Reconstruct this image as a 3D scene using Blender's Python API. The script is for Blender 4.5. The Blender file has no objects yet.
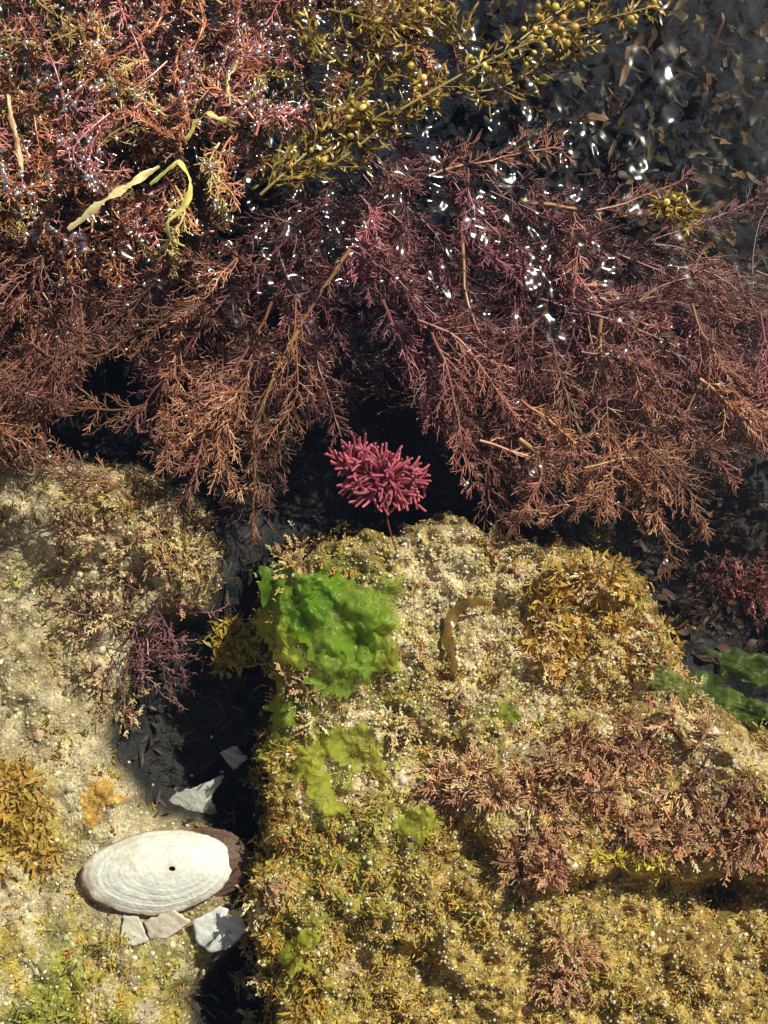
import bpy, math
import numpy as np
from mathutils import Vector
rng = np.random.default_rng(11)
sc = bpy.context.scene

# ------------------------------------------------------------------ survey frame (1 unit = ~3 cm)
CAM = np.array([0.0, -2.2, 12.2]); DIST = np.linalg.norm(CAM)
FW = -CAM/DIST; RT = np.array([1.0,0,0]); UP = np.cross(RT, FW)
def W(px, py, z):
    px=np.asarray(px,float); py=np.asarray(py,float); z=np.asarray(z,float)
    d = FW*DIST + RT*((px-384)/100)[...,None] + UP*((512-py)/100)[...,None]
    t = (z-CAM[2])/d[...,2]
    return CAM + d*t[...,None]
def PX(x,y,z):
    v = np.stack([x-CAM[0], y-CAM[1], z-CAM[2]+0*x],-1)
    dep = v@FW
    return 384+100*DIST*(v@RT)/dep, 512-100*DIST*(v@UP)/dep

def nrm(v): return v/np.maximum(np.linalg.norm(v,axis=-1,keepdims=True),1e-9)
_tab = rng.random((8,256,256))
def vnoise(x,y,s=0):
    t=_tab[s%8]; xi=np.floor(x).astype(int); yi=np.floor(y).astype(int)
    fx=x-xi; fy=y-yi; fx=fx*fx*(3-2*fx); fy=fy*fy*(3-2*fy)
    a=t[xi%256,yi%256]; b=t[(xi+1)%256,yi%256]; c=t[xi%256,(yi+1)%256]; d=t[(xi+1)%256,(yi+1)%256]
    return (a*(1-fx)+b*fx)*(1-fy)+(c*(1-fx)+d*fx)*fy
def fbm(x,y,o=5,s=0):
    r=0;a=.5;f=1.0;n=0
    for i in range(o):
        r=r+a*vnoise(x*f+17.3*i+40,y*f+9.1*i+40,s+i); n+=a; a*=.5; f*=2.03
    return r/n
def ss(a,b,x):
    t=np.clip((x-a)/(b-a),0,1); return t*t*(3-2*t)
def sdf(px,py,poly):
    poly=np.array(poly,float); best=np.full(px.shape,1e18); ins=np.zeros(px.shape,bool)
    n=len(poly)
    for i in range(n):
        ax,ay=poly[i]; bx,by=poly[(i+1)%n]
        ex,ey=bx-ax,by-ay; wx,wy=px-ax,py-ay
        t=np.clip((wx*ex+wy*ey)/(ex*ex+ey*ey),0,1)
        best=np.minimum(best,(wx-ex*t)**2+(wy-ey*t)**2)
        c=(ay>py)!=(by>py)
        xx=(bx-ax)*(py-ay)/((by-ay) if by!=ay else 1e-9)+ax
        ins^= c&(px<xx)
    d=np.sqrt(best); return np.where(ins,d,-d)/100.0
def blob(px,py,cx,cy,rx,ry): return np.exp(-(((px-cx)/rx)**2+((py-cy)/ry)**2))

# ------------------------------------------------------------------ terrain functions
ROCK=[(262,1300),(262,960),(246,900),(260,830),(254,760),(280,690),(270,610),(292,552),(350,528),(450,522),(560,535),(630,562),(672,610),(690,660),(735,715),(800,750),(1000,770),(1000,1300)]
RIDGE=[(450,790),(500,750),(590,715),(690,715),(760,770),(900,790),(900,880),(700,880),(620,868),(540,890),(500,850)]
def rock_z(x,y):
    px,py=PX(x,y,0*x)
    d=sdf(px,py,ROCK)+0.42*(fbm(x*1.6,y*1.6,4,1)-.5)+0.24*(fbm(x*6,y*6,3,2)-.5)
    S=ss(-0.45,0.22,d)
    top=0.45*(fbm(x*.9,y*.9,3,3)-.5)+0.48*(fbm(x*3,y*3,4,4)-.5)+0.22*(fbm(x*9,y*9,3,5)-.5)+0.05*(fbm(x*28,y*28,2,6)-.5)
    top=top+0.40*ss(-.15,.15,sdf(px,py,RIDGE)+.3*(fbm(x*3,y*3,3,2)-.5))
    top=top-0.25*ss(900,1030,py)*ss(760,560,px) -0.6*blob(px,py,735,905,55,35)
    return -2.6+(2.6+top)*S**.6
SHELF=[(-900,440),(40,455),(110,462),(190,490),(215,540),(190,600),(135,640),(112,700),(104,770),(128,815),(200,835),(240,870),(250,935),(205,970),(178,1010),(175,1600),(-900,1600)]
def bed_z(x,y):
    px,py=PX(x,y,0*x-.7)
    d=sdf(px,py,SHELF)+0.3*(fbm(x*1.8,y*1.8,4,5)-.5)
    z=-1.9+1.2*ss(-.35,.25,d)
    fl=1-.8*blob(px,py,155,875,95,60)
    z=z+0.50*(fbm(x*1.1,y*1.1,4,6)-.5)*fl+0.30*(fbm(x*4.5,y*4.5,4,7)-.5)*fl+0.04*(fbm(x*22,y*22,3,3)-.5)
    z=z+0.5*blob(px,py,125,540,75,60)*(.5+1.0*fbm(x*4,y*4,3,1))
    z=z-0.6*ss(300,0,py)-.5*ss(560,640,px)*ss(760,700,py)
    return z
def surf_z(x,y): return np.maximum(rock_z(x,y),bed_z(x,y))
def onsurf(px,py,lift=0.0):
    px=np.asarray(px,float);py=np.asarray(py,float)
    z=np.full(px.shape,-.3)
    for _ in range(6):
        p=W(px,py,z); z=.4*z+.6*surf_z(p[...,0],p[...,1])
    p=W(px,py,z); p[...,2]=surf_z(p[...,0],p[...,1])+lift
    return p

# ------------------------------------------------------------------ mesh builder
class B:
    def __init__(s): s.v=[];s.c=[];s.q=[];s.t=[];s.n=0
    def add(s,v,c,q=None,t=None):
        v=v.reshape(-1,3); c=np.broadcast_to(c,v.shape) if np.ndim(c)==1 else c.reshape(-1,3)
        s.v.append(v); s.c.append(c)
        if q is not None and len(q): s.q.append(q.reshape(-1,4)+s.n)
        if t is not None and len(t): s.t.append(t.reshape(-1,3)+s.n)
        s.n+=len(v)
    def obj(s,name,mat,parent=None,smooth=True):
        v=np.concatenate(s.v).astype(np.float32); c=np.concatenate(s.c)
        q=np.concatenate(s.q) if s.q else np.zeros((0,4),int)
        t=np.concatenate(s.t) if s.t else np.zeros((0,3),int)
        me=bpy.data.meshes.new(name)
        me.vertices.add(len(v)); me.vertices.foreach_set('co',v.ravel())
        nl=q.size+t.size; me.loops.add(nl); me.polygons.add(len(q)+len(t))
        me.loops.foreach_set('vertex_index',np.concatenate([q.ravel(),t.ravel()]).astype(np.int32))
        st=np.concatenate([np.arange(len(q))*4, q.size+np.arange(len(t))*3]).astype(np.int32)
        me.polygons.foreach_set('loop_start',st)
        me.polygons.foreach_set('use_smooth',np.full(len(st),smooth))
        me.update(calc_edges=True)
        a=me.color_attributes.new('Col','FLOAT_COLOR','POINT')
        cc=np.concatenate([np.clip(c,0,1),np.ones((len(c),1))],1).astype(np.float32)
        a.data.foreach_set('color',cc.ravel())
        me.materials.append(mat)
        o=bpy.data.objects.new(name,me); sc.collection.objects.link(o)
        if parent: o.parent=parent
        return o
def empty(name):
    e=bpy.data.objects.new(name,None); sc.collection.objects.link(e); return e

def tubes(b,P,r0,r1,c0,c1,sides=3,pw=1.0):
    N,K,_=P.shape
    if N==0: return
    T=np.empty_like(P); T[:,1:-1]=P[:,2:]-P[:,:-2]; T[:,0]=P[:,1]-P[:,0]; T[:,-1]=P[:,-1]-P[:,-2]; T=nrm(T)
    ref=nrm(rng.normal(size=(N,1,3))); A=nrm(np.cross(T,ref)); Bn=np.cross(T,A)
    k=np.linspace(0,1,K)[None,:]
    r=(np.reshape(r0,(-1,1))*(1-k)+np.reshape(r1,(-1,1))*k)*np.ones((N,1))
    th=np.arange(sides)*2*np.pi/sides
    V=P[:,:,None,:]+r[:,:,None,None]*(np.cos(th)[None,None,:,None]*A[:,:,None,:]+np.sin(th)[None,None,:,None]*Bn[:,:,None,:])
    c0=np.broadcast_to(c0,(N,3)); c1=np.broadcast_to(c1,(N,3)); kk=(k**pw)[...,None]
    C=c0[:,None,:]*(1-kk)+c1[:,None,:]*kk
    C=np.repeat(C[:,:,None,:],sides,2)
    idx=np.arange(N*K*sides).reshape(N,K,sides)
    a=idx[:,:-1,:]; d=idx[:,1:,:]; a2=np.roll(a,-1,2); d2=np.roll(d,-1,2)
    b.add(V,C,q=np.stack([a,a2,d2,d],-1))
def children(P,n,L,t0=.08,t1=.98,ang=.8,K=4,bend=.5,jit=.3,flat=1.5,wob=.12,mn=.35,pw=.8):
    N,Kp,_=P.shape
    t=np.clip(np.linspace(t0,t1,n)[None]+rng.normal(size=(N,n))*.3/n,0,.999)
    f=t*(Kp-1); i=np.clip(f.astype(int),0,Kp-2); f=(f-i)[...,None]; ar=np.arange(N)[:,None]
    A=P[ar,i]; C=P[ar,i+1]; pos=A*(1-f)+C*f; T=nrm(C-A)
    Nr=nrm(np.array([0,0,flat])+rng.normal(size=(N,1,3))*.7)
    S=nrm(np.cross(np.broadcast_to(Nr,T.shape),T)); U=np.cross(T,S)
    sg=np.where(np.arange(n)%2==0,1,-1)[None,:,None]
    a=(ang+rng.normal(size=(N,n,1))*.22)
    D=nrm(np.cos(a)*T+np.sin(a)*sg*S+U*rng.normal(size=(N,n,1))*jit)
    Ll=(L*(mn+(1-mn)*(1-t)**pw)*rng.uniform(.45,1.25,(N,n)))[...,None]
    out=[pos]; p=pos
    for k in range(K-1):
        p=p+D*Ll/(K-1); out.append(p); D=nrm(D+T*bend/K+rng.normal(size=D.shape)*wob)
    return np.stack(out,2).reshape(N*n,K,3)
def resample(pts,K):
    pts=np.array(pts,float); d=np.r_[0,np.cumsum(np.linalg.norm(np.diff(pts,axis=0),axis=1))]; t=np.linspace(0,d[-1],K)
    r=np.stack([np.interp(t,d,pts[:,i]) for i in range(pts.shape[1])],1)
    for _ in range(2): r[1:-1]=.25*r[:-2]+.5*r[1:-1]+.25*r[2:]
    return r
def vary(c,N,v=.25,h=.08):
    c=np.array(c,float)[None]; return np.clip(c*rng.lognormal(0,v,(N,1))*rng.lognormal(0,h,(N,3)),0,1)
def blades(b,P,D,Nn,L,Wd,col,tipcol=None,K=6,curl=.5,ruf=.1):
    N=len(P); L=np.broadcast_to(L,(N,)); Wd=np.broadcast_to(Wd,(N,))
    D=nrm(D); S=nrm(np.cross(D,Nn)); Nn=np.cross(S,D)
    k=np.linspace(0,1,K); w=np.sin(np.pi*np.clip(k*.86+.09,0,1))**.8; w[-1]*=.5
    cu=rng.normal(0,curl,(N,1)); sd=rng.normal(0,.25,(N,1))
    base=P[:,None,:]+D[:,None,:]*(L[:,None]*k)[...,None]+Nn[:,None,:]*(L[:,None]*cu*k**2)[...,None]+S[:,None,:]*(L[:,None]*sd*k**2)[...,None]
    V=[]
    for j,sx in enumerate((-1,0,1)):
        rf=rng.normal(0,ruf,(N,K))*(abs(sx))+(.25*abs(sx))
        wj=1+rng.normal(0,ruf*1.2,(N,K))
        V.append(base+S[:,None,:]*(sx*Wd[:,None]*w*wj)[...,None]+Nn[:,None,:]*(rf*Wd[:,None]*w)[...,None])
    V=np.stack(V,2)
    col=np.broadcast_to(col,(N,3)); tc=col if tipcol is None else np.broadcast_to(tipcol,(N,3))
    C=col[:,None,:]*(1-k[None,:,None])+tc[:,None,:]*k[None,:,None]
    C=np.repeat(C[:,:,None,:],3,2)*np.array([1,.8,1])[None,None,:,None]
    idx=np.arange(N*K*3).reshape(N,K,3)
    q=np.stack([idx[:,:-1,:-1],idx[:,:-1,1:],idx[:,1:,1:],idx[:,1:,:-1]],-1)
    b.add(V,C,q=q)
import bmesh
def ico(sub):
    bm=bmesh.new(); bmesh.ops.create_icosphere(bm,subdivisions=sub,radius=1)
    v=np.array([x.co[:] for x in bm.verts]); t=np.array([[x.index for x in f.verts] for f in bm.faces]); bm.free(); return v,t
ICO={1:ico(1),2:ico(2),3:ico(3)}
def lumps(b,P,R,col,sub=1,rough=.25,sq=(1,1,.7)):
    v,t=ICO[sub]; N=len(P)
    M=np.linalg.qr(rng.normal(size=(N,3,3)))[0]
    sh=v[None]*(1+rng.normal(0,rough,(N,len(v),1)))*rng.uniform(.65,1.25,(N,1,3))
    V=np.einsum('nij,nkj->nki',M,sh)*np.array(sq)*np.reshape(R,(-1,1,1))+P[:,None,:]
    C=np.repeat(np.broadcast_to(col,(N,3))[:,None,:],len(v),1)
    T=(t[None]+(np.arange(N)*len(v))[:,None,None]); b.add(V,C,t=T)

# ------------------------------------------------------------------ materials
def mat(name,rough=.6,spec=.4,trans=0.0,grain=None,bump=None,var=0,vscale=8,alpha=1.0):
    m=bpy.data.materials.new(name); m.use_nodes=True; n=m.node_tree.nodes; l=m.node_tree.links
    for x in list(n): n.remove(x)
    out=n.new('ShaderNodeOutputMaterial'); p=n.new('ShaderNodeBsdfPrincipled')
    at=n.new('ShaderNodeAttribute'); at.attribute_name='Col'
    geo=n.new('ShaderNodeNewGeometry'); col=at.outputs['Color']
    if var>0:
        ns=n.new('ShaderNodeTexNoise'); ns.inputs['Scale'].default_value=vscale; ns.inputs['Detail'].default_value=3
        l.new(geo.outputs['Position'],ns.inputs['Vector'])
        mr=n.new('ShaderNodeMapRange'); mr.inputs['From Min'].default_value=.3; mr.inputs['From Max'].default_value=.7
        mr.inputs['To Min'].default_value=1-var; mr.inputs['To Max'].default_value=1+var
        l.new(ns.outputs['Fac'],mr.inputs['Value'])
        vm=n.new('ShaderNodeVectorMath'); vm.operation='SCALE'
        l.new(col,vm.inputs[0]); l.new(mr.outputs[0],vm.inputs['Scale']); col=vm.outputs[0]
    if grain:
        for gs,lo,hi in grain:
            vo=n.new('ShaderNodeTexVoronoi'); vo.inputs['Scale'].default_value=gs; l.new(geo.outputs['Position'],vo.inputs['Vector'])
            sx=n.new('ShaderNodeSeparateColor'); l.new(vo.outputs['Color'],sx.inputs[0])
            m2=n.new('ShaderNodeMapRange'); m2.inputs['To Min'].default_value=lo; m2.inputs['To Max'].default_value=hi
            l.new(sx.outputs[0],m2.inputs['Value'])
            v2=n.new('ShaderNodeVectorMath'); v2.operation='SCALE'; l.new(col,v2.inputs[0]); l.new(m2.outputs[0],v2.inputs['Scale']); col=v2.outputs[0]
    l.new(col,p.inputs['Base Color'])
    p.inputs['Roughness'].default_value=rough; p.inputs['Specular IOR Level'].default_value=spec
    if bump:
        bs,st=bump; nb=n.new('ShaderNodeTexNoise'); nb.inputs['Scale'].default_value=bs; nb.inputs['Detail'].default_value=4
        l.new(geo.outputs['Position'],nb.inputs['Vector']); bu=n.new('ShaderNodeBump'); bu.inputs['Strength'].default_value=st; bu.inputs['Distance'].default_value=.05
        l.new(nb.outputs['Fac'],bu.inputs['Height']); l.new(bu.outputs[0],p.inputs['Normal'])
    sh=p.outputs[0]
    if trans>0:
        tr=n.new('ShaderNodeBsdfTranslucent'); l.new(col,tr.inputs['Color']); mx=n.new('ShaderNodeMixShader'); mx.inputs[0].default_value=trans
        l.new(sh,mx.inputs[1]); l.new(tr.outputs[0],mx.inputs[2]); sh=mx.outputs[0]
    if alpha<1:
        tp=n.new('ShaderNodeBsdfTransparent'); mx=n.new('ShaderNodeMixShader'); mx.inputs[0].default_value=alpha
        l.new(tp.outputs[0],mx.inputs[1]); l.new(sh,mx.inputs[2]); sh=mx.outputs[0]
    l.new(sh,out.inputs[0]); return m
M_rock=mat('rock_sandy',.75,.3,grain=[(55,.5,1.5),(22,.75,1.25)],bump=(40,.9),var=.35,vscale=5)
M_bed=mat('sand_bed',.8,.25,grain=[(60,.65,1.35),(25,.8,1.2)],bump=(30,.8),var=.25,vscale=4)
M_weed=mat('red_weed',.33,.7)
M_wet=mat('wet_weed',.28,1.0)
M_olive=mat('olive_weed',.3,.7)
M_dark=mat('dark_weed',.5,.3)
M_cor=mat('coralline',.65,.3)
M_turf=mat('turf',.6,.3,trans=.2)
M_ulva=mat('sea_lettuce',.36,.45,trans=.45,alpha=.68)
M_pink=mat('pink_flesh',.5,.35,trans=.25)
M_shell=mat('shell',.5,.4,grain=[(40,.95,1.05)],bump=(26,.25),var=.1,vscale=5)
M_grain=mat('grains',.5,.4)

# ------------------------------------------------------------------ seabed (one sheet to the horizon)
def axis(lo,hi,st):
    core=np.arange(lo,hi,st); g=st*1.35**np.arange(1,28)
    return np.r_[(lo-np.cumsum(g))[::-1],core,hi+np.cumsum(g)]
def heightgrid(name,xs,ys,zf,colf,mat_,keep=None):
    X,Y=np.meshgrid(xs,ys,indexing='ij'); Z=zf(X,Y); C=colf(X,Y,Z)
    idx=np.arange(X.size).reshape(X.shape)
    q=np.stack([idx[:-1,:-1],idx[1:,:-1],idx[1:,1:],idx[:-1,1:]],-1)
    if keep is not None:
        kp=keep(X,Y,Z); q=q[kp[:-1,:-1]|kp[1:,1:]]
    b=B(); b.add(np.stack([X,Y,Z],-1),C,q=q); return b.obj(name,mat_)
def mixc(a,b,t): return a*(1-t[...,None])+np.array(b)*t[...,None]
def bed_col(X,Y,Z):
    px,py=PX(X,Y,Z)
    c=np.ones(X.shape+(3,))*np.array([.66,.54,.35])
    n=fbm(X*2.2,Y*2.2,5,1); n2=fbm(X*6,Y*6,4,2)
    c=mixc(c,[.40,.31,.16],ss(.40,.62,n)*.75)
    c=mixc(c,[.20,.14,.08],ss(.54,.70,n2)*.65)
    c=mixc(c,[.46,.35,.06],.85*ss(.35,.6,n2)*np.clip(blob(px,py,10,960,140,90)+blob(px,py,20,830,60,50)+blob(px,py,120,1020,150,50),0,1))
    c=mixc(c,[.24,.29,.04],.7*ss(.4,.65,n)*np.clip(blob(px,py,60,1000,140,60),0,1))
    c=mixc(c,[.26,.16,.08],.8*ss(.35,.6,n2)*np.clip(blob(px,py,130,540,90,80)*1.3,0,1))
    c=mixc(c,[.035,.036,.036],ss(-.95,-1.4,Z+.2*(n2-.5)))  # deep channel painted darker: its shade put in along with dark mud
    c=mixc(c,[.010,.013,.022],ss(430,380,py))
    return c
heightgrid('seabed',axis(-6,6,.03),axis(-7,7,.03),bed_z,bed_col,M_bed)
def rock_col(X,Y,Z):
    px,py=PX(X,Y,Z)
    n=fbm(X*1.7,Y*1.7,5,3); n2=fbm(X*5,Y*5,4,4); n3=fbm(X*12,Y*12,3,5)
    c=np.ones(X.shape+(3,))*np.array([.74,.59,.38])
    och=.35+.75*ss(730,870,py)+.5*ss(340,270,px)+.5*blob(px,py,600,600,130,90)-.25*blob(px,py,450,600,80,60)
    c=mixc(c,[.56,.37,.085],np.clip(ss(.30,.60,n2*.6+n*.4+.22*(och-.45))*(.45+.5*och),0,.87))
    c=mixc(c,[.26,.14,.035],.8*ss(.52,.66,n3*.5+n*.5))
    c=mixc(c,[.28,.28,.04],np.clip(1.0*ss(.35,.6,n2)*(blob(px,py,330,660,90,125)+.7*blob(px,py,300,850,70,120)+.6*blob(px,py,400,830,80,40)+.7*blob(px,py,310,960,60,60)+.5*blob(px,py,520,700,60,40)+.15),0,.8))
    c=mixc(c,[.34,.18,.09],.7*ss(.4,.6,n3)*np.clip(blob(px,py,620,790,150,70),0,1))
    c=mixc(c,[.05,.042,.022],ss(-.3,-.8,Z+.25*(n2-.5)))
    return c
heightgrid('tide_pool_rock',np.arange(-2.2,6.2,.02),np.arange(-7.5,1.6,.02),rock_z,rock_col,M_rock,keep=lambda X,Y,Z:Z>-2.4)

# ------------------------------------------------------------------ water surface (ripples in the mesh, shaped to place sun glints)
WZ=.66
m=bpy.data.materials.new('water'); m.use_nodes=True; n=m.node_tree.nodes; l=m.node_tree.links
for x in list(n): n.remove(x)
out=n.new('ShaderNodeOutputMaterial'); gl=n.new('ShaderNodeBsdfGlossy'); gl.inputs['Roughness'].default_value=.12
tp=n.new('ShaderNodeBsdfTransparent'); tp.inputs['Color'].default_value=(.96,.985,.93,1)
fr=n.new('ShaderNodeFresnel'); fr.inputs['IOR'].default_value=1.36; mx=n.new('ShaderNodeMixShader')
l.new(fr.outputs[0],mx.inputs[0]); l.new(tp.outputs[0],mx.inputs[1]); l.new(gl.outputs[0],mx.inputs[2]); l.new(mx.outputs[0],out.inputs[0])
M_water=m
waves=[]
for i in range(60):
    lam=math.exp(rng.uniform(math.log(.10),math.log(.75))); a=rng.uniform(0,2*np.pi); k=2*np.pi/lam
    waves.append((k*math.cos(a),k*math.sin(a),rng.uniform(0,2*np.pi),.068*rng.uniform(.5,1.3)/k))
def glint_mask(X,Y):
    px,py=PX(X,Y,0*X+WZ)
    side=np.interp(px,[0,250,400,560,700,780],[1.4,1.3,1.05,.7,.28,.18])  # ripples made steeper at left, calmer at right, to steer the glints
    band=np.clip(blob(px,py,60,80,260,170)+blob(px,py,400,130,230,120)+.9*blob(px,py,520,210,150,90)+.9*blob(px,py,300,250,170,70)+.6*blob(px,py,620,300,160,60)+.4*blob(px,py,700,60,120,80),0,1)
    return .03+side*band*ss(.32,.54,fbm(X*2.6,Y*2.6,3,6)+.08*band)
def wz(X,Y):
    px,py=PX(X,Y,0*X+WZ)
    h=0
    for kx,ky,p,A in waves: h=h+A*np.sin(kx*X+ky*Y+p)
    # surface raised over the emergent weed to carry glinting ripples there
    return WZ+0.04*(fbm(X*.8,Y*.8,2,2)-.5)+h*glint_mask(X,Y)+.14*ss(.45,.62,fbm(X*1.3,Y*1.3,3,7))*np.clip(blob(px,py,80,80,230,150),0,1)
ys=axis(-6.5,6.5,.1); ys=np.unique(np.r_[ys,np.arange(.5,6.3,.018)])
heightgrid('water',axis(-4.8,4.8,.018),ys,wz,lambda X,Y,Z:np.ones(X.shape+(3,)),M_water)

# ------------------------------------------------------------------ red seaweed canopy
hero=[[(350,250),(325,290),(285,345),(258,405)],[(460,225),(462,290),(495,350),(508,420)],[(600,320),(604,370),(640,415)],
[(0,290),(60,325),(140,350)],[(330,200),(240,290),(170,380),(130,440)],[(300,330),(260,420),(262,535)],[(270,300),(215,420),(190,500)],
[(60,250),(90,330),(60,400)],[(-40,340),(20,390),(75,400)],[(-60,400),(10,430),(60,462)],[(180,260),(120,330),(90,350)],
[(430,330),(450,400),(470,480)],[(520,440),(545,465),(535,500),(515,530)],[(520,400),(575,450),(600,505)],[(590,410),(640,470),(676,562)],
[(640,350),(690,430),(740,480)],[(700,330),(740,400),(780,460)],[(520,200),(600,215),(685,180)],[(560,230),(660,270),(770,330)],
[(430,180),(500,160),(560,150)],[(380,300),(410,360),(425,430)],[(280,260),(320,370),(345,440)],[(640,440),(690,490),(700,530)],[(540,300),(640,330),(760,390)],
[(480,440),(560,470),(640,520)],[(700,380),(760,430),(800,440)],[(600,300),(700,300),(790,330)]]
hoch={0,1,2,5,12,17}
bx=[-60,0,60,80,130,190,265,290,330,380,430,450,520,600,675,720,768,860]
by=[470,470,455,395,430,500,525,470,420,350,410,470,515,505,545,480,460,460]
mains=[];thick=[]
for h in hero:
    h=np.array(h,float); r=resample(h,12); r+=np.cumsum(rng.normal(0,1.2,r.shape),0); z=np.linspace(rng.uniform(.4,.6),rng.uniform(.1,.35),12)+rng.normal(0,.015,12)
    mains.append(W(r[:,0],r[:,1],z)); thick.append(1.15)
for i in hoch: thick[i]=1.5
cnt=0
while cnt<340:
    sx=rng.uniform(-80,850); sy=rng.uniform(120,500)
    if sx>480 and sy<150+(sx-480)*.42: continue
    if sx<300 and sy<230: continue
    if blob(sx,sy,95,410,50,45)>.5 or blob(sx,sy,370,400,60,90)>.4: continue
    root=np.array([400,-20.]); dr=np.array([sx,sy])-root; dr/=np.linalg.norm(dr)
    a=rng.normal(0,.6); dr=np.array([dr[0]*math.cos(a)-dr[1]*math.sin(a),dr[0]*math.sin(a)+dr[1]*math.cos(a)])
    L=rng.uniform(80,210); e=np.array([sx,sy])+dr*L
    if e[1]>np.interp(e[0],bx,by): continue
    if blob(e[0],e[1],380,420,60,75)>.45 or blob(e[0],e[1],95,405,40,40)>.5 or blob(e[0],e[1],300,470,25,40)>.5: continue
    bd=np.array([-dr[1],dr[0]]); t=np.linspace(0,1,12)[:,None]
    p=np.array([sx,sy])+dr*L*t+bd*(rng.normal(0,26)*np.sin(np.pi*t)+rng.normal(0,7)*np.sin(2*np.pi*t))
    p=p+np.cumsum(rng.normal(0,.9,p.shape),0)
    zz=rng.uniform(-.7,.58); z=zz+np.linspace(.08,-.15,12)
    mains.append(W(p[:,0],p[:,1],z)); thick.append(rng.uniform(.55,.95)); cnt+=1
P=np.array(mains); th=np.array(thick); N=len(P)
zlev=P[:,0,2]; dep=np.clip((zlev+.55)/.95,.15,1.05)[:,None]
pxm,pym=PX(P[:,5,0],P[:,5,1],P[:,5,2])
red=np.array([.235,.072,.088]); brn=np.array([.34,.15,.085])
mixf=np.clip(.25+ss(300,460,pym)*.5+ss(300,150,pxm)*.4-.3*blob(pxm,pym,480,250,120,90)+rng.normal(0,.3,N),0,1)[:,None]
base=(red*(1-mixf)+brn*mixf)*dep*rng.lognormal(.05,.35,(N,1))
b=B()
och=np.zeros((N,1)); och[len(hero):]=(rng.random((N-len(hero),1))<.15)
for i in hoch: och[i]=1
stem=base*(1-och)+np.array([.54,.30,.11])*dep*och
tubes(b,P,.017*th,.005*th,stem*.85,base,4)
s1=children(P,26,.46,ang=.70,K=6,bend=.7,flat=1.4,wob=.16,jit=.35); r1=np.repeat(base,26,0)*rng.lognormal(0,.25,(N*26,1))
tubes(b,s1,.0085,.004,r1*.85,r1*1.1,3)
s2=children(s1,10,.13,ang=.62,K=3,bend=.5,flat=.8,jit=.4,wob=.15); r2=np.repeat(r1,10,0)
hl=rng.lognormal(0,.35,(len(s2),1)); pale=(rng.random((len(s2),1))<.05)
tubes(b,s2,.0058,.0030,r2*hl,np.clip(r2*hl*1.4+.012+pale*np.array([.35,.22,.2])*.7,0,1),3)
canopy=s1[:,3][s1[:,3,2]>.15]
b.obj('red_seaweed',M_weed)

# ------------------------------------------------------------------ emergent wet clump upper left
b=B(); mains=[]; cols=[]
n=0
while n<440:
    sx=rng.uniform(-80,400); sy=rng.uniform(-120,250)
    lim=250 if sx<230 else np.interp(sx,[230,300,400],[200,90,50])
    if sy>lim: continue
    a=rng.uniform(0,2*np.pi) if rng.random()<.6 else rng.normal(np.pi*.5,.6)
    L=rng.uniform(50,120); e=np.array([sx+math.cos(a)*L,sy+math.sin(a)*L])
    if e[0]>250 and e[1]>180: continue
    if e[1]>285: continue
    t=np.linspace(0,1,9)[:,None]; p=np.array([sx,sy])+(e-[sx,sy])*t+np.array([-math.sin(a),math.cos(a)])*(rng.normal(0,14)*np.sin(np.pi*t)+rng.normal(0,5)*np.sin(2*np.pi*t))
    hi=.5+.32*ss(270,120,sy)*ss(400,220,sx)
    z0=rng.uniform(-.1,hi); z=z0+.1*np.sin(np.pi*np.linspace(0,1,9))+np.linspace(0,rng.uniform(-.25,.1),9)
    mains.append(W(p[:,0],p[:,1],z)); n+=1
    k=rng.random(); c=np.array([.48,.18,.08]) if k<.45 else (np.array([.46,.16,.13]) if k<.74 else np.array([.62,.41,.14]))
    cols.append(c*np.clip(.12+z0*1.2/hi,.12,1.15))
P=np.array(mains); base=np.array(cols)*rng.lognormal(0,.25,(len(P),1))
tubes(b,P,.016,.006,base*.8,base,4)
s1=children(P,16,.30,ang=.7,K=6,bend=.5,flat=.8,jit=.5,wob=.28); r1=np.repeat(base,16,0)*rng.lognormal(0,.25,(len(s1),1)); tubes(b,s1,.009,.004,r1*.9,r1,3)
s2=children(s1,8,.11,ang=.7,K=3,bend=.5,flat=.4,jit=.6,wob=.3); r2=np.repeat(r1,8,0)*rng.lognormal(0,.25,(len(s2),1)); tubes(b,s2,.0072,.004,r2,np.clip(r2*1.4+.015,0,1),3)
clumpP=s1
b.obj('brown_tufted_seaweed',M_wet)

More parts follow.
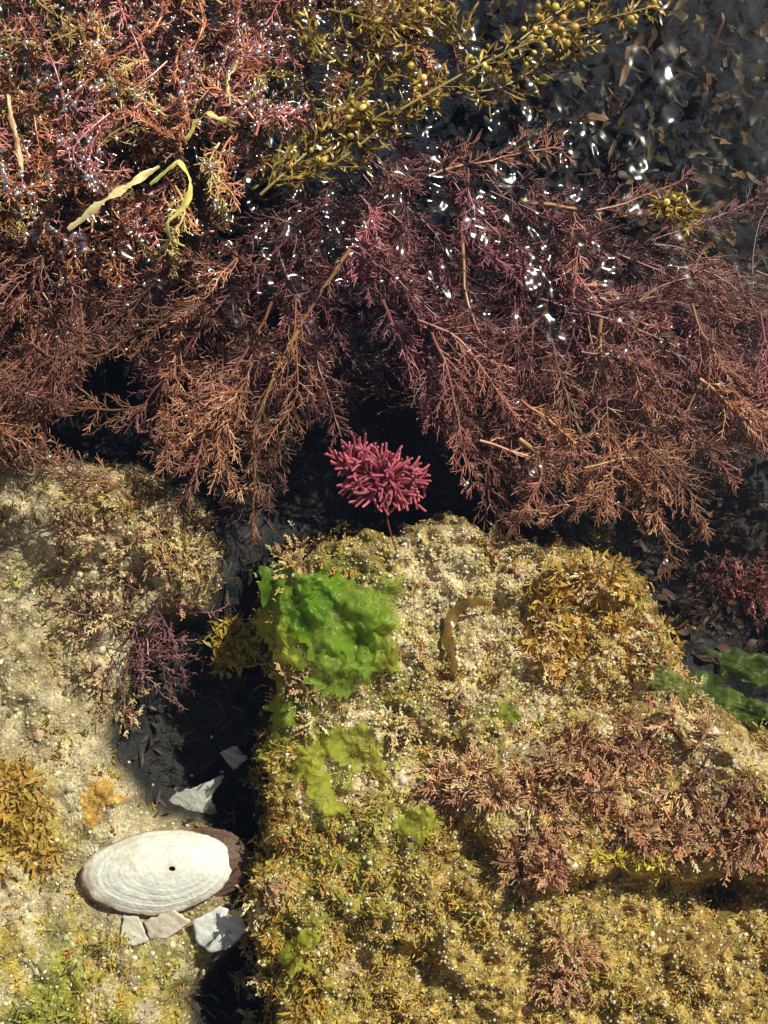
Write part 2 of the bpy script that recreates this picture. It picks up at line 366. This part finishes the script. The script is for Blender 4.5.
# ------------------------------------------------------------------ olive bladder weed
e_=empty('bladder_seaweed')
b=B(); bb=B(); stems=[[(252,190),(300,155),(350,125),(420,115)],[(260,180),(330,170),(390,120),(440,80)],[(310,135),(360,95),(400,70),(440,100)],
[(400,110),(460,75),(520,45),(600,20),(660,5)],[(440,95),(500,90),(550,60),(590,45)],[(470,60),(450,20),(400,-10)],[(520,40),(560,10),(620,-20)],
[(380,80),(330,60),(300,20)],[(330,10),(390,25),(430,5)],[(650,200),(670,205),(690,220)],[(260,195),(310,150),(360,110)]]
for s in stems:
    r=resample(s,14); z=rng.uniform(.50,.74)+.05*np.sin(np.linspace(0,5,14)+rng.uniform(0,6)); Pp=W(r[:,0],r[:,1],z)[None]
    tubes(b,Pp,.018,.010,[.24,.16,.04],[.3,.21,.05],5)
    c1=children(Pp,32,.34,ang=.7,K=4,jit=.4); n1=len(c1); tubes(b,c1,.008,.005,[.28,.19,.045],[.34,.25,.05],3)
    for fr_ in (.2,.35,.5,.62,.75,.88,1.0):
        k=fr_*3; i=min(int(k),2); p=c1[:,i]*(1-(k-i))+c1[:,i+1]*(k-i); d=c1[:,i+1]-c1[:,i]
        d=nrm(nrm(d)+rng.normal(size=d.shape)*.7)
        nn=nrm(np.array([0,0,1.])+rng.normal(size=d.shape)*.6)
        blades(b,p,d,nn,rng.uniform(.06,.15,n1),rng.uniform(.007,.016,n1),vary([.42,.27,.05],n1,.4),K=5)
    sel=rng.random(n1)<.6
    for _ in range(2):
        q=c1[sel][:,rng.integers(1,4)]+rng.normal(0,.045,(sel.sum(),3))+[0,0,.04]
        pxq,pyq=PX(q[:,0],q[:,1],q[:,2])
        pr=.12+.8*blob(pxq,pyq,415,85,50,40)+.8*blob(pxq,pyq,530,35,70,35)+.2*blob(pxq,pyq,340,150,60,30)
        kp=(rng.random(len(pxq))<pr)
        if kp.any(): lumps(bb,q[kp],rng.uniform(.024,.048,kp.sum()),vary([.58,.41,.08],kp.sum(),.28,.1),sub=2,rough=.02,sq=(1,1,1))
b.obj('fronds',M_olive,e_); bb.obj('bladders',M_olive,e_)

# ------------------------------------------------------------------ dark leafy weed deep top right
b=B(); N=1900
px=rng.uniform(480,900,N); py=rng.uniform(-80,400,N); k=(py<(px-450)*.7+100); px,py=px[k],py[k]; N=len(px)
z=rng.uniform(-1.5,-.2,N); P=W(px,py,z); a=rng.normal(-.9,1.3,N)
D=np.stack([np.cos(a),np.sin(a),rng.normal(0,.4,N)],-1); nn=nrm(np.array([0,0,1.])+rng.normal(size=D.shape)*.5)
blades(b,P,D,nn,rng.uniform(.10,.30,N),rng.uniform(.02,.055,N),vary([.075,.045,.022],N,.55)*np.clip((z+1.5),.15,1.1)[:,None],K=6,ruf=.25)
px=rng.uniform(600,860,700); py=rng.uniform(470,660,700); P=onsurf(px,py,.02); k=P[:,2]<-.5; P=P[k]; N=len(P)
D=nrm(rng.normal(size=(N,3))*[1,1,.5]+[0,0,.4]); blades(b,P,D,nrm(rng.normal(size=(N,3))*.5+[0,0,1]),rng.uniform(.12,.3,N),rng.uniform(.02,.05,N),vary([.09,.05,.035],N,.4))
px=rng.uniform(110,270,900); py=rng.uniform(470,1020,900); P=onsurf(px,py,.02); k=P[:,2]<-1.0; P=P[k]; N=len(P)
D=nrm(rng.normal(size=(N,3))*[1,1,.5]+[0,0,.4]); blades(b,P,D,nrm(rng.normal(size=(N,3))*.5+[0,0,1]),rng.uniform(.08,.25,N),rng.uniform(.008,.02,N),vary([.10,.06,.045],N,.4))
b.obj('dark_leafy_seaweed',M_dark)

# ------------------------------------------------------------------ yellow kelp ribbons
def ribbon(b,pts,w,c0,zoff=0,K=40,fold=.5):
    pts=np.array(pts,float); r=resample(pts,K); r[:,:2]+=np.cumsum(rng.normal(0,.4,(K,2)),0)
    P=W(r[:,0],r[:,1],r[:,2]+zoff)
    T=nrm(np.gradient(P,axis=0)); S=nrm(np.cross(T,[0,0,1.])); t=np.linspace(0,1,K)
    ww=w*(np.sin(np.pi*(t*.9+.05))**.5*(1+.25*np.sin(t*23+1)+rng.normal(0,.08,K)))[:,None]
    tw=np.sin(t*7+rng.uniform(0,6))*fold+.3*np.sin(t*19)
    side=S*np.cos(tw)[:,None]+np.array([0,0,1.])*np.sin(tw)[:,None]
    V=np.stack([P-side*ww,P-side*ww*.3+[0,0,.012],P+side*ww*.3+[0,0,.012],P+side*ww],1)
    idx=np.arange(K*4).reshape(K,4); q=np.stack([idx[:-1,:-1],idx[:-1,1:],idx[1:,1:],idx[1:,:-1]],-1)
    b.add(V,vary(c0,K*4,.15,.06),q=q)
b=B()
ribbon(b,[(68,230,.95),(100,205,1.1),(135,180,1.15),(158,165,1.1)],.042,[.78,.62,.26])
ribbon(b,[(150,185,1.05),(180,158,1.2),(192,180,1.2),(185,205,1.15),(168,222,1.1),(172,242,1.0),(185,246,.9)],.030,[.74,.64,.16],fold=.9)
ribbon(b,[(185,140,1.05),(205,112,1.15),(235,122,1.05)],.03,[.56,.42,.1],fold=.9)
ribbon(b,[(8,95,1.2),(20,140,1.2),(24,175,1.15)],.028,[.70,.44,.2])
ribbon(b,[(230,105,1.0),(232,75,1.0),(240,60,.95)],.018,[.42,.33,.08])
b.obj('yellow_kelp_strips',M_olive)

# ------------------------------------------------------------------ brown blade on rock
b=B()
pp=[(455,672),(448,640),(455,615),(472,603),(490,605)]; zz=[.06,.14,.22,.26,.18]
ribbon(b,[(x,y,onsurf(x,y)[2]+h) for (x,y),h in zip(pp,zz)],.055,[.20,.11,.022],fold=.3)
b.obj('brown_kelp_blade',M_olive)

# ------------------------------------------------------------------ feathery coralline tufts
def coral(b,px,py,L,c0,c1,lift=0,nst=6,spread=1.0,kids=10,rad=.009,kl=.3):
    N=len(px); P=onsurf(px,py,lift-.02)
    P=np.repeat(P,nst,0)+rng.normal(0,.02,(N*nst,3))*[1,1,0]; Ls=np.repeat(np.broadcast_to(L,(N,))*rng.uniform(.7,1.3,N),nst)*rng.uniform(.7,1.1,N*nst)
    D=nrm(rng.normal(size=P.shape)*[spread,spread,.25]+[0,0,.75]); pts=[P]; p=P
    for k in range(4):
        p=p+D*(Ls/4)[:,None]; pts.append(p); D=nrm(D+rng.normal(size=D.shape)*.18+[0,0,-.12])
    Q=np.stack(pts,1); n=len(Q)
    tv=np.repeat(rng.lognormal(0,.3,(N,1)),nst,0)
    cc0=vary(c0,n,.2)*tv; cc1=vary(c1,n,.2)*tv
    tubes(b,Q,rad*1.1,rad*.8,cc0,cc1*.9,3)
    s=children(Q,kids,kl,t0=.25,t1=1,ang=.75,K=3,flat=.3,jit=.15,wob=.05,mn=.45)
    s=s[:,:1]+(s-s[:,:1])*np.repeat(Ls,kids)[:,None,None]
    tubes(b,s,rad*.8,rad*.85,np.repeat(cc0*.4+cc1*.6,kids,0),np.repeat(np.clip(cc1*1.45,0,1),kids,0),3)
def scatter(n,cx,cy,rx,ry):
    a=rng.uniform(0,2*np.pi,n); r=np.sqrt(rng.random(n)); return cx+np.cos(a)*r*rx, cy+np.sin(a)*r*ry
b=B()
for n,cx,cy,rx,ry in [(26,470,785,38,22),(46,560,790,65,38),(46,640,750,75,38),(46,690,815,75,38),(22,550,850,40,30),(24,565,950,22,45),(26,740,850,40,25),(10,530,870,25,20)]:
    px,py=scatter(n,cx,cy,rx,ry); k=fbm(px/24,py/24,3,2)>.45; px,py=px[k],py[k]
    coral(b,px,py,.23,[.22,.11,.06],[.60,.34,.20],lift=.02,nst=11,rad=.0085,kids=14,kl=.38,spread=1.2)
b.obj('pink_coralline_algae',M_cor)
b=B()
for n,cx,cy,rx,ry in [(10,295,560,18,22),(8,305,690,22,12),(6,320,720,14,10),(5,640,660,14,14),(6,265,895,20,14),(5,540,640,20,20),(5,490,545,20,14),(6,395,725,20,20),(10,250,960,14,60),(6,580,590,30,20),(6,700,700,30,10)]:
    px,py=scatter(n,cx,cy,rx,ry); coral(b,px,py,.19,[.4,.23,.1],[.78,.53,.30],nst=8,lift=.06,rad=.010)
px,py=scatter(70,520,640,150,100); k=fbm(px/26,py/26,3,6)>.52; coral(b,px[k],py[k],.13,[.36,.2,.07],[.68,.44,.19],nst=8,lift=.02,rad=.009)
b.obj('pale_coralline_algae',M_cor)
b=B()
for n,cx,cy,rx,ry in [(34,110,530,55,50),(26,180,560,40,45),(16,90,600,40,40),(14,110,690,30,40),(10,170,490,40,20)]:
    px,py=scatter(n,cx,cy,rx,ry); coral(b,px,py,.20,[.24,.13,.06],[.64,.43,.24],nst=7,rad=.009)
px,py=scatter(34,140,640,42,50); coral(b,px,py,.5,[.12,.05,.06],[.34,.16,.17],nst=4,kids=7,kl=.2,rad=.0075,spread=1.5)
px,py=scatter(20,745,585,40,25); coral(b,px,py,.35,[.1,.03,.03],[.3,.10,.09],nst=4,kids=7,lift=.05)
b.obj('purple_branching_algae',M_cor)

# ------------------------------------------------------------------ ochre turf on rock and sand
b=B(); N=9000
px=rng.uniform(235,860,N); py=rng.uniform(520,1120,N)
den=.15+.35*ss(760,880,py)+.5*ss(340,280,px)+.5*blob(px,py,590,600,70,60)+.3*fbm(px/60,py/60,3,2)-.3*blob(px,py,450,600,80,60)
k=rng.random(N)<den*ss(.42,.64,fbm(px/30,py/30,4,5)+.05); px,py=px[k],py[k]
M_=1500; px2=rng.uniform(-40,250,M_); py2=rng.uniform(470,1080,M_); k=(fbm(px2/22,py2/22,3,3)+.12*ss(880,1000,py2)>.58); px=np.r_[px,px2[k]]; py=np.r_[py,py2[k]]
P=onsurf(px,py,-.01); ok=P[:,2]>-1.3; P=P[ok]; N=len(P); cb=vary([.56,.36,.09],N,.35,.12)
for _ in range(9):
    p=P+rng.normal(0,.03,P.shape)*[1,1,.2]; D=nrm(rng.normal(size=p.shape)*[1,1,.4]+[0,0,.5]); L=rng.uniform(.02,.075,N)[:,None]
    q=np.stack([p,p+D*L*.5,p+D*L+rng.normal(0,.012,p.shape)],1); c=cb*rng.lognormal(0,.2,(N,1)); tubes(b,q,.010,.007,c*.75,np.clip(c*1.3,0,1),3)
b.obj('golden_turf_algae',M_turf)
b=B()
def leafy(n,cx,cy,rx,ry,L,w,col,lift=.0,up=.5):
    px,py=scatter(n,cx,cy,rx,ry); P=onsurf(px,py,lift); 
    for _ in range(5):
        p=P+rng.normal(0,.025,P.shape); D=nrm(rng.normal(size=P.shape)*[1,1,.3]+[0,0,up]); nn=nrm(rng.normal(size=P.shape)*.6+[0,0,1])
        blades(b,p,D,nn,rng.uniform(.35,.85,n)*L,rng.uniform(.3,.6,n)*w,vary(col,n,.3),vary(np.array(col)*1.5,n,.2),K=5,curl=.35,ruf=.5)
leafy(90,555,630,28,45,.20,.038,[.60,.36,.08]); leafy(70,600,595,50,40,.20,.038,[.58,.35,.08]); leafy(40,650,640,40,40,.17,.03,[.48,.29,.07])
leafy(80,238,648,24,24,.19,.035,[.50,.36,.07],lift=.35); leafy(80,12,800,38,34,.22,.035,[.50,.32,.07]); leafy(50,20,850,38,34,.2,.035,[.48,.31,.07])
leafy(30,625,858,45,8,.13,.022,[.62,.48,.08],lift=.10); leafy(60,110,490,45,28,.12,.022,[.46,.33,.08]); leafy(50,190,560,28,28,.12,.022,[.48,.33,.1])
leafy(60,265,900,18,70,.15,.028,[.45,.30,.06]); leafy(50,310,1000,20,40,.15,.028,[.45,.28,.05]); leafy(50,270,760,18,40,.13,.028,[.38,.30,.06])
leafy(30,600,540,20,10,.12,.022,[.6,.42,.08]); leafy(40,60,1010,70,20,.12,.02,[.38,.38,.06]); leafy(40,350,900,50,50,.1,.02,[.38,.38,.06])
b.obj('ochre_leafy_algae',M_turf)

# ------------------------------------------------------------------ sea lettuce
def sheet(b,cx,cy,R,col,lift=.06,ruf=.12,asp=1.0,rot=0.0,drop=.35):
    c=onsurf(cx,cy); nr,nt=40,130
    r=np.linspace(0.01,1,nr)[:,None]; th=np.linspace(0,2*np.pi,nt,endpoint=False)[None]
    s=rng.uniform(0,100); o=.25+1.2*fbm(np.cos(th)*1.7+s,np.sin(th)*1.7+s,2,2)+.45*(fbm(np.cos(th)*6+s,np.sin(th)*6+s,3,4)-.5)
    rr=r*R*o; X=np.cos(th)*rr; Y=np.sin(th)*rr*asp; X,Y=X*math.cos(rot)-Y*math.sin(rot),X*math.sin(rot)+Y*math.cos(rot)
    X=X+c[0];Y=Y+c[1]
    zs=surf_z(X,Y); zs=np.maximum(zs,c[2]-drop); zs=.45*zs+.55*(c[2])
    fd=rng.uniform(0,np.pi); u=X*math.cos(fd)+Y*math.sin(fd)+.5*fbm(X*2.2+s,Y*2.2,3,1)
    fold=np.sin(u*8+s)**2
    Z=zs+lift+ruf*1.0*fold*(.3+.7*r)+ruf*.9*(fbm(X*3.5+s,Y*3.5,3,3)-.5)-.06*r**3
    idx=np.arange(nr*nt).reshape(nr,nt); a=idx[:-1]; d=idx[1:]
    q=np.stack([a,np.roll(a,-1,1),np.roll(d,-1,1),d],-1)
    C=np.array(col)*(.6+.8*fbm(X*9,Y*9,3,5))[...,None]
    b.add(np.stack([X,Y,Z],-1),C,q=q)
b=B()
for cx,cy,R,l in [(298,602,.44,.06),(338,622,.52,.13),(370,612,.40,.09),(292,652,.38,.04),(348,664,.48,.11),(380,642,.34,.07),(308,700,.30,.05),(350,745,.46,.10),(284,708,.36,-.02),(420,828,.24,.05),(270,625,.30,-0.02),(325,592,.32,.13),(312,757,.30,.06),(280,745,.28,.0),(325,800,.26,.04),(300,950,.24,.03),(510,712,.14,.01)]:
    k=rng.random()**1.3; col=np.array([.16,.36,.02])*(1-k)+np.array([.56,.64,.08])*k
    if cy>730: col=np.array([.52,.56,.07])
    sheet(b,cx,cy,R,col,l,.14,rng.uniform(.45,.85),rng.uniform(0,3.1))
b.obj('green_sea_lettuce',M_ulva)
b=B()
for cx,cy,R,l,a in [(705,690,.52,.18,.4),(742,710,.52,.2,.5),(738,668,.42,.14,.5),(775,728,.48,.15,.5),(680,685,.38,.1,.4)]:
    sheet(b,cx,cy,R,np.array([.24,.34,.06])*rng.uniform(.65,1.0),l,.14,a,rot=-.4)
b.obj('green_sea_lettuce.001',M_ulva)

# ------------------------------------------------------------------ grains, pebbles
b=B(); N=34000
px=rng.uniform(235,850,N); py=rng.uniform(515,1100,N)
k=rng.random(N)<(.32+.9*blob(px,py,460,610,110,90)+.4*blob(px,py,600,680,120,60)+.3*fbm(px/50,py/50,3,1)); px,py=px[k],py[k]
P=onsurf(px,py,.012); k=P[:,2]>-.6; P=P[k]; N=len(P)
c=vary([.70,.56,.36],N,.25,.06); w=rng.random(N)<.14; c[w]=[.86,.82,.74]; w=rng.random(N)<.14; c[w]=[.2,.13,.08]
lumps(b,P,rng.lognormal(-4.65,.36,N),c,sub=1,rough=.15)
b.obj('sand_grains',M_grain,smooth=False)
b=B(); N=9000
px=rng.uniform(-60,260,N); py=rng.uniform(470,1100,N); P=onsurf(px,py,0); k=P[:,2]>-1.2; P=P[k]; N=len(P)
c=vary([.60,.50,.34],N,.35,.08); w=rng.random(N)<.15; c[w]=[.16,.10,.06]
lumps(b,P,rng.lognormal(-4.5,.45,N),c,sub=1,rough=.15)
b.obj('sand_grains.001',M_grain,smooth=False)
b=B(); N=60; px=np.r_[rng.uniform(280,760,N),rng.uniform(10,250,25)]; py=np.r_[rng.uniform(540,1010,N),rng.uniform(600,1010,25)]
P=onsurf(px,py,.01); lumps(b,P,rng.lognormal(-3.9,.3,len(px)),vary([.70,.60,.50],len(px),.2),sub=2,rough=.09,sq=(1,1,.5))
P=onsurf(np.array([403.]),np.array([780.]),.03); lumps(b,P,np.array([.055]),np.array([.75,.6,.55]),sub=2,rough=.05); b.obj('pebbles',M_grain,smooth=False)

# ------------------------------------------------------------------ clam shell with bored hole
def valve(name,cx,cy,a_,b_,h,rot,white,lift,hole=None):
    c=onsurf(cx,cy); nr,nt=90,200
    r=np.linspace(0,1,nr)[:,None]; th=np.linspace(0,2*np.pi,nt,endpoint=False)[None]
    s=rng.uniform(0,9); wob=1+.04*np.sin(2*th+.8)+.025*np.sin(3*th+1)+.06*(fbm(np.cos(th)*2+s,np.sin(th)*2+s,4,1)-.5)+.03*(fbm(np.cos(th)*14+s,np.sin(th)*14+s,2,1)-.5)
    off=np.array([.36,.14])*a_/.8
    X=a_*np.cos(th)*r*wob+off[0]*(1-r); Y=b_*np.sin(th)*r*wob*(1+.10*np.cos(th))+off[1]*(1-r)
    ring=r+.05*(fbm(X*1.6+5,Y*1.6+5,3,1)-.5)
    Z=h*(1-r**2.1)
    gl=np.sin(ring*46+3*fbm(r*6,0*th,2,2))+.5*np.sin(ring*117+1)
    Z=Z+.0028*gl*ss(.3,.8,r)+.012*(fbm(X*4+3,Y*4+3,4,2)-.5)
    n=fbm(X*5+9,Y*5+9,4,3); n2=fbm(X*11+9,Y*11+9,3,4)
    C=np.ones((nr,nt,3))*np.array([.92,.90,.86]) if white else np.ones((nr,nt,3))*np.array([.13,.07,.05])
    if white:
        dirm=np.clip(.5-.5*np.cos(th-0.9),0,1)
        e=r+.12*(n-.5)+.14*dirm-.12
        lines=(.5+.5*np.sin(ring*92))*ss(.35,.6,n)
        C=mixc(C,[.60,.48,.38],.8*ss(.70,.90,e)*lines)
        C=mixc(C,[.42,.26,.20],.9*ss(.86,.93,e)*(.5+.5*lines)); C=mixc(C,[.12,.06,.045],ss(.94,.98,e))
        C=mixc(C,[.60,.53,.38],.4*ss(.58,.72,n)); C=mixc(C,[.55,.50,.40],.3*ss(.62,.74,n2))
    else: C=C*(.6+.8*n2)[...,None]
    ca,sa=math.cos(rot),math.sin(rot)
    V=np.stack([c[0]+X*ca-Y*sa,c[1]+X*sa+Y*ca,c[2]+lift+Z],-1)
    idx=np.arange(nr*nt).reshape(nr,nt); A=idx[:-1]; Dd=idx[1:]
    q=np.stack([A,Dd,np.roll(Dd,-1,1),np.roll(A,-1,1)],-1)
    if hole:
        hx,hy=W(hole[0],hole[1],c[2]+.25)[:2]
        hd=np.hypot((V[...,0]-hx)*.8,(V[...,1]-hy)*1.15)+.04*(n2-.5)
        q=q[hd[:-1]>.028]
    bb=B(); bb.add(V,C,q=q); o=bb.obj(name,M_shell)
    m=o.modifiers.new('s','SOLIDIFY'); m.thickness=.018; m.offset=-1
valve('clam_shell',156,872,.75,.42,.22,math.radians(4),True,.06,hole=(172,868))
valve('clam_shell',206,862,.42,.36,.10,math.radians(-10),False,0)
def frag(name,pts,h,col,lift=.05,tilt=(0,0),flat=False):
    pts=np.array(pts,float); ctr=pts.mean(0); c=onsurf(*ctr); K=len(pts); nr=9
    loop=[]
    for i in range(K):
        for s in np.linspace(0,1,7,endpoint=False): loop.append(pts[i]*(1-s)+pts[(i+1)%K]*s)
    loop=np.array(loop)
    for _ in range(14 if flat else 1):
        loop=loop+rng.normal(0,.6,loop.shape); loop=.25*np.roll(loop,1,0)+.5*loop+.25*np.roll(loop,-1,0) if flat else loop
    r=np.linspace(0,1,nr)[:,None,None]; pl=ctr+(loop-ctr)[None]*r
    P=W(pl[...,0],pl[...,1],c[2]+0*pl[...,0]); d=P[...,:2]-c[:2]
    if flat: P[...,2]=surf_z(P[...,0],P[...,1])+h*(1-r[...,0]**6)+.02*(fbm(P[...,0]*12,P[...,1]*12,2,1)-.3)
    else: P[...,2]=c[2]+lift-h*d[...,0]**2*9+d[...,0]*tilt[0]+d[...,1]*tilt[1]+.02*(fbm(P[...,0]*5,P[...,1]*5,3,1)-.5)
    nt=len(loop); idx=np.arange(nr*nt).reshape(nr,nt); A=idx[:-1];Dd=idx[1:]; q=np.stack([A,Dd,np.roll(Dd,-1,1),np.roll(A,-1,1)],-1)
    n=fbm(P[...,0]*9,P[...,1]*9,3,2); C=mixc(np.ones(P.shape)*np.array(col),np.array(col)*.6,ss(.5,.75,n))
    C=C*(.88+.12*np.sin((d[...,0]*.6+d[...,1]+.05*n)*60))[...,None]
    if flat: C=C*(.6+.8*fbm(P[...,0]*20,P[...,1]*20,3,4))[...,None]
    bb=B(); bb.add(P,C,q=q); o=bb.obj(name,M_shell if not flat else M_bed)
    if not flat: m=o.modifiers.new('s','SOLIDIFY'); m.thickness=.014; m.offset=-1
frag('broken_shell_piece',[(195,918),(222,904),(240,910),(248,928),(232,946),(210,950),(198,938)],.06,[.88,.88,.87],.12,(-.15,.1))
frag('broken_shell_piece',[(126,914),(140,915),(151,939),(138,945),(120,941)],.03,[.84,.79,.70],.07,(.2,.1))
frag('broken_shell_piece',[(146,920),(175,908),(192,920),(168,938),(150,938)],.05,[.82,.70,.60],.08,(0,.3))
frag('broken_shell_piece',[(160,812),(176,793),(200,785),(228,774),(214,796),(220,812),(196,818),(184,828)],.05,[.62,.59,.54],.2,(.2,.1))
frag('broken_shell_piece',[(222,752),(238,745),(250,758),(236,770)],.03,[.58,.55,.52],.2,(.1,.3))
frag('orange_sponge_patch',[(80,800),(86,784),(104,778),(116,784),(112,792),(127,798),(118,806),(104,804),(104,816),(98,828),(84,824),(84,812)],.018,[.74,.44,.12],flat=True)

# ------------------------------------------------------------------ rose nudibranch
e_=empty('rose_nudibranch')
b=B(); K=18; t=np.linspace(0,1,K); bz=-.12
sp=W(350+t*60,460+t*34+6*np.sin(t*5),bz+.1*np.sin(np.pi*t)); R=.11*np.sin(np.pi*(t*.9+.05))**.6
T=nrm(np.gradient(sp,axis=0)); S=nrm(np.cross(T,[0,0,1.])); U=np.cross(S,T); th=np.linspace(0,2*np.pi,14,endpoint=False)
V=sp[:,None]+R[:,None,None]*(np.cos(th)[None,:,None]*S[:,None]+.75*np.sin(th)[None,:,None]*U[:,None])
idx=np.arange(K*14).reshape(K,14); a=idx[:-1];d=idx[1:]; b.add(V,np.array([.44,.07,.12]),q=np.stack([a,np.roll(a,-1,1),np.roll(d,-1,1),d],-1)); b.obj('body',M_pink,e_)
b=B(); N=230; u=rng.integers(1,K-1,N); ph=rng.uniform(.0,np.pi,N)
rad=S[u]*np.cos(ph)[:,None]+U[u]*np.sin(ph)[:,None]; p=sp[u]+rad*R[u][:,None]*.8
D=nrm(rad*1.0+T[u]*((t[u]-.5)*2.2)[:,None]+rng.normal(0,.25,(N,3))); L=rng.uniform(.16,.32,N)[:,None]; pts=[p]
cv=rng.normal(0,.20,(N,3))
for k in range(6):
    p=p+D*L/6; pts.append(p); D=nrm(D+cv+rng.normal(0,.06,D.shape)+np.array([0,0,-.06]))
P=np.stack(pts,1); c=vary([.56,.10,.17],N,.25,.06)
tubes(b,P,.017,.013,c*.62,np.clip(c*1.2+.07,0,1),6)
lumps(b,P[:,-1],np.full(N,.0135),np.clip(c*1.25+.11,0,1),sub=1,rough=0,sq=(1,1,1)); b.obj('cerata',M_pink,e_)
b=B(); st=resample([(384,498,bz),(388,525,bz+.1),(396,550,.2)],8); tubes(b,W(st[:,0],st[:,1],st[:,2])[None],.014,.008,[.16,.04,.04],[.2,.06,.05],6); b.obj('tail',M_pink,e_)

# ------------------------------------------------------------------ air bubbles, and beads added on the weed to make sun glints
def clearmat(name,fac,rough):
    m=bpy.data.materials.new(name); m.use_nodes=True; n=m.node_tree.nodes; l=m.node_tree.links
    for x in list(n): n.remove(x)
    out=n.new('ShaderNodeOutputMaterial'); gl=n.new('ShaderNodeBsdfGlossy'); gl.inputs['Roughness'].default_value=rough
    tp=n.new('ShaderNodeBsdfTransparent'); mx=n.new('ShaderNodeMixShader'); fr=n.new('ShaderNodeFresnel'); fr.inputs['IOR'].default_value=1.4
    if fac is None: l.new(fr.outputs[0],mx.inputs[0])
    else: mx.inputs[0].default_value=fac
    l.new(tp.outputs[0],mx.inputs[1]); l.new(gl.outputs[0],mx.inputs[2]); l.new(mx.outputs[0],out.inputs[0]); return m
M_drop=clearmat('water_drop',None,.2); M_glint=clearmat('glint_bead',.5,.33)
b=B(); k=clumpP.reshape(-1,3); k=k[rng.random(len(k))<.20]; k=k[k[:,2]>.35]; k=k[fbm(k[:,0]*3.2,k[:,1]*3.2,3,2)>.50]
lumps(b,k+[0,0,.03],np.minimum(rng.lognormal(-3.85,.35,len(k)),.034),[1,1,1],sub=2,rough=.05,sq=(1,1,.7))
q=canopy; qx,qy=PX(q[:,0],q[:,1],q[:,2]); dn=.12*blob(qx,qy,440,190,180,90)+.05*blob(qx,qy,560,320,220,90)+.09*blob(qx,qy,150,270,220,70)+.008
k=rng.random(len(q))<dn*2.6*ss(.44,.58,fbm(q[:,0]*3,q[:,1]*3,3,4)); q=q[k]
lumps(b,q+[0,0,.03],np.minimum(rng.lognormal(-3.95,.35,len(q)),.032),[1,1,1],sub=2,rough=.05,sq=(1,1,.8))
b.obj('glint_beads',M_glint)
b=B(); pb=np.array([[537,469,.075],[308,262,.05],[610,352,.05],[28,490,.04],[712,770,.06],[250,470,.03],[660,380,.03],[575,610,.03],[86,455,.03],[620,356,.03],[600,346,.03]])
lumps(b,W(pb[:,0],pb[:,1],WZ+0*pb[:,0]),pb[:,2],[1,1,1],sub=3,rough=0,sq=(1,1,.5)); b.obj('air_bubbles',M_drop)

# ------------------------------------------------------------------ light, sky, camera
s=Vector((.50,.48,.80)).normalized(); el=math.asin(s.z); az=math.atan2(s.x,s.y)
w=bpy.data.worlds.new('World'); sc.world=w; w.use_nodes=True; n=w.node_tree.nodes; l=w.node_tree.links
sky=n.new('ShaderNodeTexSky'); sky.sky_type='NISHITA'; sky.sun_disc=False; sky.sun_elevation=el; sky.sun_rotation=az
l.new(sky.outputs[0],n['Background'].inputs[0]); n['Background'].inputs[1].default_value=.09
ld=bpy.data.lights.new('sun','SUN'); ld.energy=5.0; ld.angle=math.radians(.5); ld.color=(1,.94,.83)
lo=bpy.data.objects.new('sun',ld); lo.rotation_euler=s.to_track_quat('Z','Y').to_euler(); sc.collection.objects.link(lo)
cd=bpy.data.cameras.new('camera'); co=bpy.data.objects.new('camera',cd); sc.collection.objects.link(co)
co.location=CAM; co.rotation_euler=Vector(-FW).to_track_quat('Z','Y').to_euler()
cd.sensor_fit='VERTICAL'; cd.angle=2*math.atan(5.12/DIST); cd.clip_end=1000; cd.clip_start=.1
sc.camera=co
sc.view_settings.view_transform='Standard'; sc.view_settings.look='None'; sc.view_settings.exposure=0
